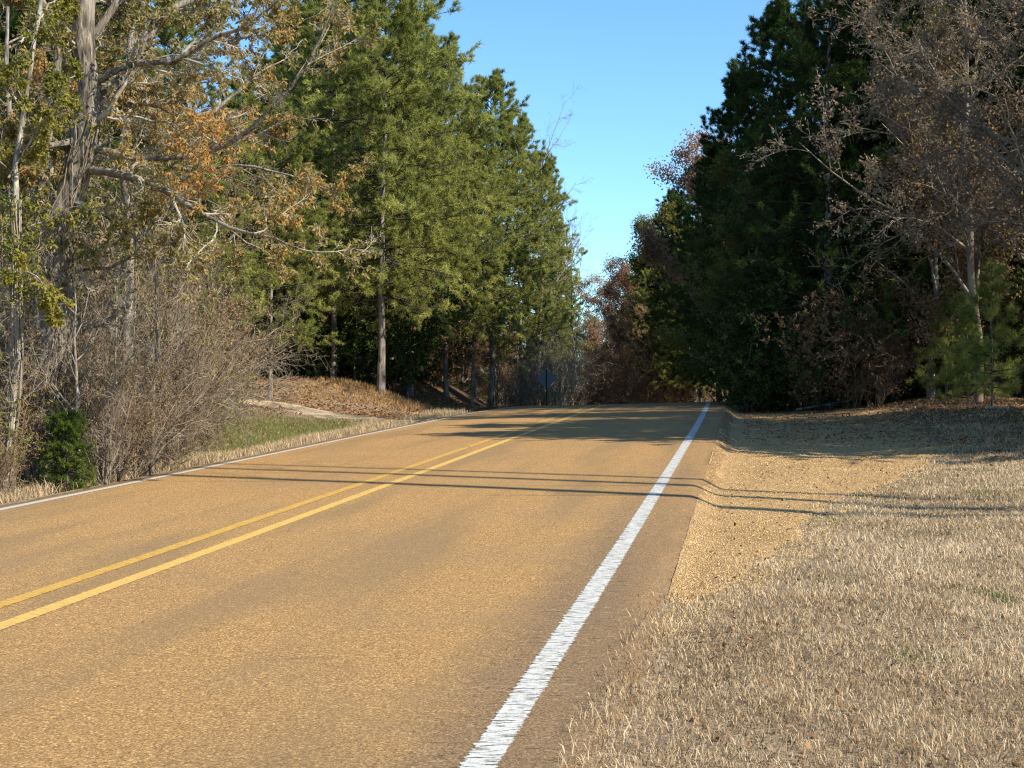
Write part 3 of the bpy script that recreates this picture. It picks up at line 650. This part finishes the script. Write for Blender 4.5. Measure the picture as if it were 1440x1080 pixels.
for i in range(12):
    px = 800+17*i+rr.uniform(-6, 6); d = rr.uniform(74, 84) if px > 870 else rr.uniform(84, 92)
    brush(rr.choice(['s1', 's2', 'dk', 's2']), 'tangled right of the sign beyond the crest', px, d, rr.uniform(3.2, 5.0), 'tangled beyond the crest')
for i in range(34):
    px = rr.uniform(560, 770); d = rr.uniform(64, 108)
    brush(rr.choice(['brown', 'olive', 'brown', 's1', 'b2', 's2']), 'among the trunks left of the road sign', px, d, rr.uniform(3.0, 6.5), 'left of the sign')
# --- right dark pines
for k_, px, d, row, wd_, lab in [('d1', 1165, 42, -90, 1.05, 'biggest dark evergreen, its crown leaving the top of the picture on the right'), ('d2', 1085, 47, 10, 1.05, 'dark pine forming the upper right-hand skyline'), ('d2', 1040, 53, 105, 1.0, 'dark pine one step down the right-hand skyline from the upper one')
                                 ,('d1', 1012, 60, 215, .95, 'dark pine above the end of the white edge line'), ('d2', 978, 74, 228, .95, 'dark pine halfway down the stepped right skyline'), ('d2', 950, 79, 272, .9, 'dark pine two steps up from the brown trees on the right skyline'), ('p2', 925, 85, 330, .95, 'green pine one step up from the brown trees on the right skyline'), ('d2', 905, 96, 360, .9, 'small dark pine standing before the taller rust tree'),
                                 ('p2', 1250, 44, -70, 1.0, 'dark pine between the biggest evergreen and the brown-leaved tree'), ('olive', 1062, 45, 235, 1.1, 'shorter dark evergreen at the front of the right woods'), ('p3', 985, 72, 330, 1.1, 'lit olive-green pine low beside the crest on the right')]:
    place(k_, 'pine_tree', 'pine tree', lab, px, d, topH(px, d, row), wide=wd_)
place('b3', 'brown_leaved_tree', 'tree', 'brown-leaved twiggy tree filling the right edge of the picture', 1455, 31.5, 14.5, wide=1.05)
place('b3', 'brown_leaved_tree', 'tree', 'second brown twiggy tree, close beside the dark pines on the right', 1375, 37, 15, wide=1.0)
place('b3', 'brown_leaved_tree', 'tree', 'third brown twiggy tree standing behind the one at the right edge', 1490, 38, 16, wide=1.1)
place('brown', 'brown_leaved_tree', 'tree', 'twiggy brown tree low between the dark pines and the second brown tree', 1310, 40.5, 10, wide=1.0)
place('sap', 'pine_sapling', 'pine sapling', 'green pine sapling low at the right edge before the woods', 1395, 34.5, 3.6)
place('sap', 'pine_sapling', 'pine sapling', 'slim pine sapling hiding the trunk of the second brown tree', 1362, 35.5, 2.9, wide=.9)
place('sap', 'pine_sapling', 'pine sapling', 'darker pine sapling left of the one at the right edge', 1330, 39, 3.2)
for i in range(40):
    px = rr.uniform(1075, 1720); d = rr.uniform(48, 63)
    if i < 14: px = rr.uniform(1240, 1700); d = rr.uniform(42, 60)
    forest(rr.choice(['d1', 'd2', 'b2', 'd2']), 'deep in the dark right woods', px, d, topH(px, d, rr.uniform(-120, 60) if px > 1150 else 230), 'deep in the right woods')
for i in range(84):
    px = rr.uniform(1036, 1560); d = rr.uniform(41, 55) if i % 2 else rr.uniform(40.5, 44)
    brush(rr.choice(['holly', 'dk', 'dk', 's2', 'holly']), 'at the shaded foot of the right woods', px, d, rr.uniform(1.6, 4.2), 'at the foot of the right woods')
brush('holly', 'just beyond the right edge of the view, shading the grass', 0, 21.2, 1.7, 'beyond the right edge', x=9.4)
brush('dk', 'just beyond the right edge of the view, shading the grass', 0, 20.6, 1.3, 'beyond the right edge', x=10.4)
# trees just outside the right of the frame: their shadows cross the road
for i, (x_, y_, k_, H) in enumerate([(12.4, 21.9, 'p1', 11.5), (14.0, 24.6, 'p4', 13), (13.4, 27.2, 'b3', 11), (15.6, 26.4, 'p1', 12), (15.2, 21.4, 'p3', 13), (17.5, 23, 'p2', 14), (16.5, 29.0, 'p4', 14), (14.5, 30.5, 'p2', 12), (17.5, 33.5, 'b3', 13), (21, 20.5, 'b2', 15), (22, 26.5, 'b3', 15), (26, 21, 'd2', 17), (24, 32, 'b2', 15), (31, 20, 'd2', 18), (18, 27.5, 'b3', 13)]):
    forest(k_, 'beyond the right edge of the view, shading the road', 0, y_, H, 'beyond the right edge', x=x_)
for x_, y_, r_, H in [(12.2, 10.4, .17, 18.5), (13.4, 11.0, .13, 20), (12.8, 12.3, .09, 17)]:
    P, Rr = trunk_line(H, r_, 9, .12, np.random.default_rng(int(x_)), .5); gg = Geo(); tubes(gg, P, Rr, 8, 0)
    t = thing('dead_tree', 'bare dead trunk beyond the right edge casting a thin shadow on the road', 'tree', (x_, y_, gz(x_, y_)), 0, group='dead trunks beyond the right edge')
    obj('trunk', gg.mesh('dead_trunk', [M['bark_grey']]), t)
    C, cr = grow(P, Rr, 8, .5, .98, 1.0, .10, 4, .3, .3, .03, .15, np.random.default_rng(3)); gg = Geo(); tubes(gg, C, cr, 4, 0)
    obj('branch_stubs', gg.mesh('dead_branches', [M['twig']]), t)

# ------------------------------------------------------------------ big oak and its neighbours on the left
def P3(l): return np.array([((px-720)/2000*d, d, 1.6+(540-row)/2000*d) for px, row, d in l])
def resamp(p, k):
    c = np.concatenate([[0], np.cumsum(np.linalg.norm(np.diff(p, axis=0), axis=1))]); t = np.linspace(0, c[-1], k*4)
    q = np.stack([np.interp(t, c, p[:, i]) for i in range(3)], 1)
    w_ = np.hanning(7); w_ /= w_.sum(); qq = np.stack([np.convolve(np.pad(q[:, i], 3, 'edge'), w_, 'valid') for i in range(3)], 1)
    qq[0] = q[0]; qq[-1] = q[-1]
    return qq[np.round(np.linspace(0, k*4-1, k)).astype(int)]
def custom_tree(name, label, cat, base, trunk, limbs, bark, twig, leafk, nleaf, seed, lsize=.066, lv=None, dens=1.25, fork=6, ivy=None):
    rd = np.random.default_rng(seed); b = np.array([base[0], base[1], gz(*base)])
    t = thing(name, label, cat, tuple(b))
    gt = Geo()
    def addl(pts, r0, r1, sides, k=14):
        p = resamp(P3(pts), k)-b; p += np.cumsum(rd.normal(0, .026, p.shape), 0)*np.linspace(0, 1, k)[:, None]
        r0 = r0*(.62 if sides == 8 else .84); r1 = r1*.7; rr_ = np.linspace(r0, r1, k)*(1+rd.normal(0, .09, k)); tubes(gt, p[None], rr_[None], sides, 0); return p, rr_
    tp = addl(trunk[0], trunk[1], trunk[2], 14, 22)
    Ls = [addl(l, a, c, 8) for l, a, c in limbs]
    obj('trunk', gt.mesh('trunk', [M[bark]]), t)
    if ivy:
        tpP, tpR = tp; gi = Geo(); n = 14; ph = rd.uniform(0, 6.28, n); u = np.linspace(ivy[0], ivy[1], 16)
        path = []
        for q in range(n):
            a = ph[q]+np.cumsum(rd.normal(0, .22, 16)); i = u*(len(tpP)-1); i0 = np.minimum(i.astype(int), len(tpP)-2); f = (i-i0)[:, None]
            c = tpP[i0]*(1-f)+tpP[i0+1]*f; rr_ = np.interp(i, np.arange(len(tpR)), tpR)*1.04+.012+.02*rd.random(16)
            path.append(c+np.stack([np.cos(a)*rr_, np.sin(a)*rr_, 0*a], 1))
        path = np.array(path); tubes(gi, path, np.full((n, 16), .009), 4, 0)
        V2, v2 = grow(path, np.full((n, 16), .009), 16, 0, 1, 1.1, .07, 4, .5, .5, -.05, .35, rd, 0); tubes(gi, V2, v2, 3, 0)
        j = rd.integers(0, len(V2), ivy[2]); kp = np.sin(V2[j, 0, 2]*2.3+V2[j, 0, 0]*4)+rd.normal(0, .4, len(j)) > .1; j = j[kp]
        pp, tt_, _ = at(V2[j], rd.random(len(j)))
        leaves(gi, pp+rd.normal(0, .03, pp.shape), rd.normal(0, .7, pp.shape)+np.array([0, -.3, -.4]), .055*rd.uniform(.6, 1.4, len(j)), .042, 1, np.clip(rd.normal(.45, .25, len(j)), 0, 1), rd)
        obj('climbing_vine', gi.mesh('climbing_vine', [M['twig'], M['vine_leaf']], False), t)
    gc = Geo()
    P = np.stack([q[0] for q in Ls]); Rr = np.stack([q[1] for q in Ls])
    B1, r1 = grow(P, Rr, int(fork*1.6), .12, 1, .75, .30, 7, .5, .3, .02, .16, rd, .35, rmin=.006); tubes(gc, B1, r1, 5, 0)
    B1b, r1b = grow(tp[0][None], tp[1][None], fork*2, .35, 1, 1.1, .16, 7, .28, .3, .03, .2, rd, .2); tubes(gc, B1b, r1b, 5, 0)
    B1 = np.concatenate([B1, B1b]); r1 = np.concatenate([r1, r1b])
    B2, r2 = grow(B1, r1, int(6*dens), .12, 1, .75, .42, 6, .55, .4, .01, .22, rd, .3, rmin=.004); tubes(gc, B2, r2, 4, 0)
    B3, r3 = grow(B2, r2, int(6*dens), .1, 1, .75, .45, 4, .6, .5, 0, .28, rd, .3, rmin=.0028); tubes(gc, B3, r3, 3, 0)
    B4, r4 = grow(B3, r3, 4, .15, 1, .7, .6, 3, .7, .6, -.02, .3, rd, .3, rmin=.0025); tubes(gc, B4, r4, 3, 0)
    if nleaf:
        i = rd.integers(0, len(B4), nleaf); q = B4[i, 0]+b
        ns = fbm(q[:, 0]+q[:, 1]*.3, q[:, 2], .8, seed); i = i[ns+rd.normal(0, .06, nleaf) > .44]
        pp, tt_, _ = at(B4[i], rd.random(len(i))); q = pp+b
        v = np.clip(vn(q[:, 0]+q[:, 1]*.4, q[:, 2], .9, seed+5)*.95+rd.normal(.0, .17, len(i)), 0, 1) if lv is None else np.clip(rd.normal(lv, .2, len(i)), 0, 1)
        leaves(gc, pp, tt_*.4+rd.normal(0, .5, pp.shape)+np.array([0, 0, -.4]), lsize*rd.uniform(.6, 1.4, len(i)), lsize*.5, 1, v, rd)
    obj('crown', gc.mesh('crown', [M[twig], M[leafk]], False), t)
    return t
D0 = 18.6
def L_(pts, d0, d1): return [(p[0], p[1], d0+(d1-d0)*i/(len(pts)-1)) for i, p in enumerate(pts)]
custom_tree('oak_tree', 'big old oak with thick pale trunk and long crooked limbs on the left', 'oak tree', (-6.02, D0),
    (L_([(66, 690), (64, 600), (74, 520), (84, 470), (76, 400), (72, 340), (95, 290), (108, 250), (124, 190), (128, 120), (122, 40), (130, -60), (120, -150)], D0, D0), .33, .12),
    [(L_([(112, 240), (150, 240), (205, 252), (260, 284), (310, 306), (370, 316), (420, 338)], D0, 16.8), .085, .012),
     (L_([(108, 236), (170, 248), (230, 268), (300, 290), (350, 326), (400, 350)], D0, 19.6), .06, .010),
     (L_([(122, 205), (190, 226), (250, 222), (310, 208), (370, 166), (420, 112), (462, 40), (480, -20)], D0, 17.4), .075, .012),
     (L_([(126, 190), (160, 158), (200, 142), (250, 160), (300, 160), (345, 130), (400, 96)], D0, 20.0), .10, .015),
     (L_([(126, 186), (96, 200), (60, 205), (30, 222), (-30, 240)], D0, 17.8), .085, .03),
     (L_([(128, 150), (165, 120), (205, 60), (240, 18), (285, -10), (340, -60)], D0, 19.2), .12, .05),
     (L_([(128, 120), (180, 90), (250, 84), (310, 40), (370, 20), (430, -30)], D0, 17.6), .08, .02),
     (L_([(124, 80), (90, 40), (50, -10), (10, -60)], D0, 18), .10, .04),
     (L_([(124, 60), (160, 10), (200, -60), (260, -130)], D0, 18.8), .09, .03),
     (L_([(76, 395), (120, 380), (165, 375), (200, 352), (235, 300)], D0, 18.0), .05, .010),
     (L_([(80, 455), (115, 462), (150, 452), (160, 430)], D0, 18.1), .09, .05)],
    'bark_oak', 'twig_pale', 'oak_leaf', 36000, 61, ivy=(.05, .62, 3800))
custom_tree('oak_tree', 'second oak trunk standing upright behind the big oak', 'oak tree', (-5.95, 21.6),
    (L_([(170, 640), (176, 520), (182, 400), (186, 320), (176, 240), (182, 150), (190, 60), (200, -60)], 21.6, 21.6), .13, .06),
    [(L_([(182, 330), (220, 280), (280, 240), (340, 235), (420, 250), (480, 275)], 21.6, 20.6), .05, .010),
     (L_([(180, 240), (230, 200), (290, 180), (350, 190), (400, 210)], 21.6, 22.8), .045, .010),
     (L_([(186, 140), (240, 90), (300, 60), (380, 50), (450, 20)], 21.6, 21), .05, .010),
     (L_([(188, 60), (250, 10), (330, -20), (420, -40)], 21.6, 22), .05, .015),
     (L_([(178, 260), (140, 200), (100, 150), (60, 90)], 21.6, 22.5), .05, .012)],
    'bark_grey', 'twig', 'oak_leaf', 25000, 62, ivy=(.02, .5, 1600))
custom_tree('birch_tree', 'slim tree with mottled pale trunk at the far left edge', 'tree', (-6.20, 17.2),
    (L_([(6, 690), (14, 600), (22, 500), (14, 400), (8, 320), (10, 230), (20, 150), (28, 60), (34, -40)], 17.2, 17.2), .06, .035),
    [(L_([(12, 400), (40, 380), (70, 400), (100, 430)], 17.2, 16.7), .02, .006),
     (L_([(12, 250), (40, 200), (60, 130), (90, 90)], 17.2, 17.6), .025, .006),
     (L_([(22, 140), (-20, 80), (-60, 20)], 17.2, 17), .03, .008),
     (L_([(28, 60), (60, 20), (100, -30)], 17.2, 17.8), .03, .008)],
    'bark_pale', 'twig', 'vine_leaf', 15000, 63, lsize=.06, dens=.9, ivy=(.02, .55, 2600))
custom_tree('grey_tree', 'grey-trunked tree standing just left of the big oak', 'tree', (-6.9, 20.4),
    (L_([(44, 640), (52, 500), (58, 400), (60, 300), (66, 220), (76, 130), (82, 40), (88, -60)], 20.4, 20.4), .12, .07),
    [(L_([(60, 300), (30, 240), (0, 200), (-40, 160)], 20.4, 20), .04, .01),
     (L_([(70, 180), (100, 120), (150, 60), (200, 0)], 20.4, 21), .05, .012),
     (L_([(80, 60), (40, 0), (0, -60)], 20.4, 20), .05, .02)],
    'bark_grey', 'twig', 'oak_leaf', 34000, 64)

# roadside thicket
place('cedar', 'cedar_bush', 'cedar bush', 'small bright green cedar at the road edge below the big oak', 95, 17.7, 1.05)
TH = 'tangled bare shrubs of the left thicket'
for k_, px, d, H in [('s1', 146, 18.2, 1.7), ('s2', 160, 18.6, 1.9), ('s3', 192, 19.6, 2.0), ('s2', 222, 20.8, 1.9), ('s2', 248, 22.4, 1.8), ('s4', 145, 19.8, 2.7), ('s3', 180, 21.2, 3.0), ('s4', 212, 22.6, 2.8),
                     ('s1', 240, 24.2, 2.6), ('s2', 262, 26.0, 2.3), ('s4', 130, 21.0, 3.3), ('s2', 170, 23, 3.6), ('s4', 205, 24.8, 3.6), ('s3', 236, 26.6, 3.3), ('s1', 262, 28.6, 3.0), ('s2', 4, 16.9, 1.1),
                     ('s2', 40, 18.2, 2.3), ('s4', 22, 19.2, 3.3), ('s2', -10, 19.8, 3.2), ('s2', 84, 20.2, 2.6), ('s4', 52, 22, 4.0), ('s1', 104, 22.6, 4.0), ('s2', 140, 25, 4.3), ('s2', 276, 31, 3.0), ('s1', 292, 35, 3.2),
                     ('s2', 236, 30, 4.0), ('s1', 195, 28, 4.4), ('s2', -50, 18.5, 3.0), ('s3', -30, 21.5, 4.0), ('s1', 306, 40, 3.4), ('s3', 262, 34, 4.0), ('s2', 112, 19.2, 2.1), ('dk', 222, 28, 3.2), ('dk', 170, 26.5, 3.6), ('dk', 100, 25, 3.8), ('dk', 30, 23.5, 4), ('dk', 250, 32, 3.2)]:
    brush(k_, 'in the tangled thicket beside the left road edge', px, d, H, 'in the left thicket', wide=.8)
for px, d, H, lab in [(112, 18.0, 3.6, 'thin upright bare sapling right of the big oak trunk'), (168, 18.8, 3.2, 'thin upright bare sapling in the middle of the thicket'), (214, 20.2, 3.8, 'tallest thin bare sapling in the thicket'), (250, 22.5, 3.4, 'thin bare sapling near the right end of the thicket'), (20, 17.4, 3.0, 'thin bare sapling at the foot of the slim pale tree')]:
    place('b1', 'bare_sapling', 'sapling', lab, px, d, H, wide=.8)
place('sap', 'pine_sapling', 'pine sapling', 'yellow-green young pine poking out of the left thicket', 292, 29, 3.3, wide=.7)
for px, d, H, k_, lb in [(380, 42, 9, 'p3', 'young green pine at the inner end of the driveway'), (300, 40, 8, 'b2', 'small bare tree at the right end of the thicket'), (240, 38, 11, 'p1', 'green pine rising straight behind the middle of the thicket'), (150, 34, 12, 'b2', 'bare tree behind the thicket just right of the big oak'),
                       (60, 33, 13, 'd2', 'dark evergreen directly behind the big oak'), (10, 30, 12, 'b2', 'bare tree behind the slim pale tree at the far left'), (200, 44, 10, 'd2', 'dark evergreen behind the left half of the thicket'), (320, 47, 9, 'd2', 'dark evergreen in the gap between thicket and front pines')]:
    place(k_, {'p': 'pine_tree', 'b': 'bare_tree', 'd': 'evergreen_tree'}[k_[0]], 'tree', lb, px, d, H)

# ------------------------------------------------------------------ small things
def boxmesh(name, boxes, mat):
    g = Geo()
    for (x0, x1, y0, y1, z0, z1) in boxes:
        V = [(x0, y0, z0), (x1, y0, z0), (x1, y1, z0), (x0, y1, z0), (x0, y0, z1), (x1, y0, z1), (x1, y1, z1), (x0, y1, z1)]
        g.add(V, [(0, 3, 2, 1), (4, 5, 6, 7), (0, 1, 5, 4), (1, 2, 6, 5), (2, 3, 7, 6), (3, 0, 4, 7)])
    return g.mesh(name, [mat], False)
def plain(name, col, rough=.6, metal=0, sc_=12):
    m, nt, out = newmat(name); co = coord(nt); n1 = noise(nt, co, sc_, 4)
    p = princ(nt, out, mix(nt, mapr(nt, n1, .4, .65, 0, .4), col, tuple(x*.6 for x in col)), rough, n1, .1, .002, .3)
    p.inputs['Metallic'].default_value = metal; return m
M['alu'] = plain('sign_back_metal', (.19, .21, .23), .6, .3); M['post'] = plain('post_metal', (.05, .05, .045), .7, .2)
M['yel'] = plain('sign_face', (.7, .42, .03), .5)
sy = 60.; sx = (768.5-720)/2000*sy; sz = gz(sx, sy); zc_ = 1.6+(540-533)/2000*sy-sz
t = thing('road_sign', 'diamond road sign seen from its grey back, on a thin post beyond the crest', 'road sign', (sx, sy, sz), R(6))
obj('post', boxmesh('post', [(-.028, .028, -.03, -.022, -.3, zc_+.42), (-.028, -.022, -.022, .004, -.3, zc_+.42), (.022, .028, -.022, .004, -.3, zc_+.42)], M['post']), t)
q = .43; c_ = .05; prof = []
for a in range(4):
    an = a*math.pi/2; px_, pz_ = q*math.cos(an), q*math.sin(an); dx, dz = -math.sin(an), math.cos(an)
    prof += [(px_-math.cos(an)*c_-dx*c_, pz_-math.sin(an)*c_-dz*c_), (px_, pz_), (px_-math.cos(an)*c_+dx*c_, pz_-math.sin(an)*c_+dz*c_)]
n = len(prof); g = Geo()
V = [(p[0], .010, p[1]+zc_) for p in prof]+[(p[0], .014, p[1]+zc_) for p in prof]
g.add(V, [tuple(range(n))]); g.F.append(np.array([[n+i for i in range(n)][::-1]])); g.M.append(np.ones(1, np.int32))
g.F.append(np.array([(i, (i+1) % n, n+(i+1) % n, n+i) for i in range(n)])); g.M.append(np.zeros(n, np.int32))
obj('panel', g.mesh('panel', [M['alu'], M['yel']], False), t)
# raised pavement markers between / on the yellow lines
M['mk'] = plain('marker_body', (.20, .15, .07), .6); M['lens'] = plain('marker_lens', (.55, .33, .04), .3)
for (s0, y0, lab) in ((-3.565, 8.62, 'dark pavement marker between the yellow lines at the left picture edge'), (-3.76, 24.4, 'dark pavement marker on the far yellow line, halfway to the crest')):
    x0 = float(xR(y0))+s0; z0 = float(zroad(s0, y0))
    t = thing('pavement_marker', lab, 'pavement marker', (x0, y0, z0+.003), -.16)
    g = Geo(); a, b, h_, i_ = .055, .05, .018, .03
    g.add([(-a, -b, 0), (a, -b, 0), (a, b, 0), (-a, b, 0), (-a*.8, -i_, h_), (a*.8, -i_, h_), (a*.8, i_, h_), (-a*.8, i_, h_)], [(0, 3, 2, 1), (4, 5, 6, 7), (0, 1, 5, 4), (1, 2, 6, 5), (2, 3, 7, 6), (3, 0, 4, 7)])
    obj('body', g.mesh('marker_body', [M['mk']], False), t)
    g = Geo(); g.add([(-a*.7, -b*.92-.002, .003), (a*.7, -b*.92-.002, .003), (a*.6, -i_-.006, h_-.003), (-a*.6, -i_-.006, h_-.003)], [(0, 1, 2, 3)])
    obj('lens', g.mesh('marker_lens', [M['lens']], False), t)
# fallen logs
def log(label, px, d, L, r, rz, tilt, bark='bark_grey'):
    X_ = (px-720)/2000*d; rd = np.random.default_rng(int(px)); k = 9
    P = np.stack([np.linspace(-L/2, L/2, k), rd.normal(0, .03, k), rd.normal(0, .01, k)], 1)[None]; Rr = (r*np.linspace(1, .55, k))[None]
    g = Geo(); tubes(g, P, Rr, 8); C, cr = grow(P, Rr, 5, .3, 1, .8, .22, 4, .4, .3, .05, .1, rd, .2); tubes(g, C, cr, 4)
    g.add(np.concatenate([P[0, :1]+[[0, r*math.cos(a), r*math.sin(a)] for a in np.arange(8)*math.pi/4]]), [tuple(range(8))])
    o = obj('fallen_log', g.mesh('fallen_log', [M[bark]]), None, (X_, d, gz(X_, d)+r*.7+abs(math.sin(tilt))*L/2)); o.rotation_euler = (0, tilt, rz)
    return tag(o, label, 'log')
log('short pale fallen log lying in the leaves near the right picture edge', 1405, 33.5, .75, .045, .1, 0, 'bark_pale')
log('long thin fallen limb propped up before the dark right woods', 1165, 41, 1.9, .035, -.1, -.18)
log('broken limb leaning in the brown bushes beyond the crest', 880, 82, 4.5, .07, .3, -.75, 'bark_pale')
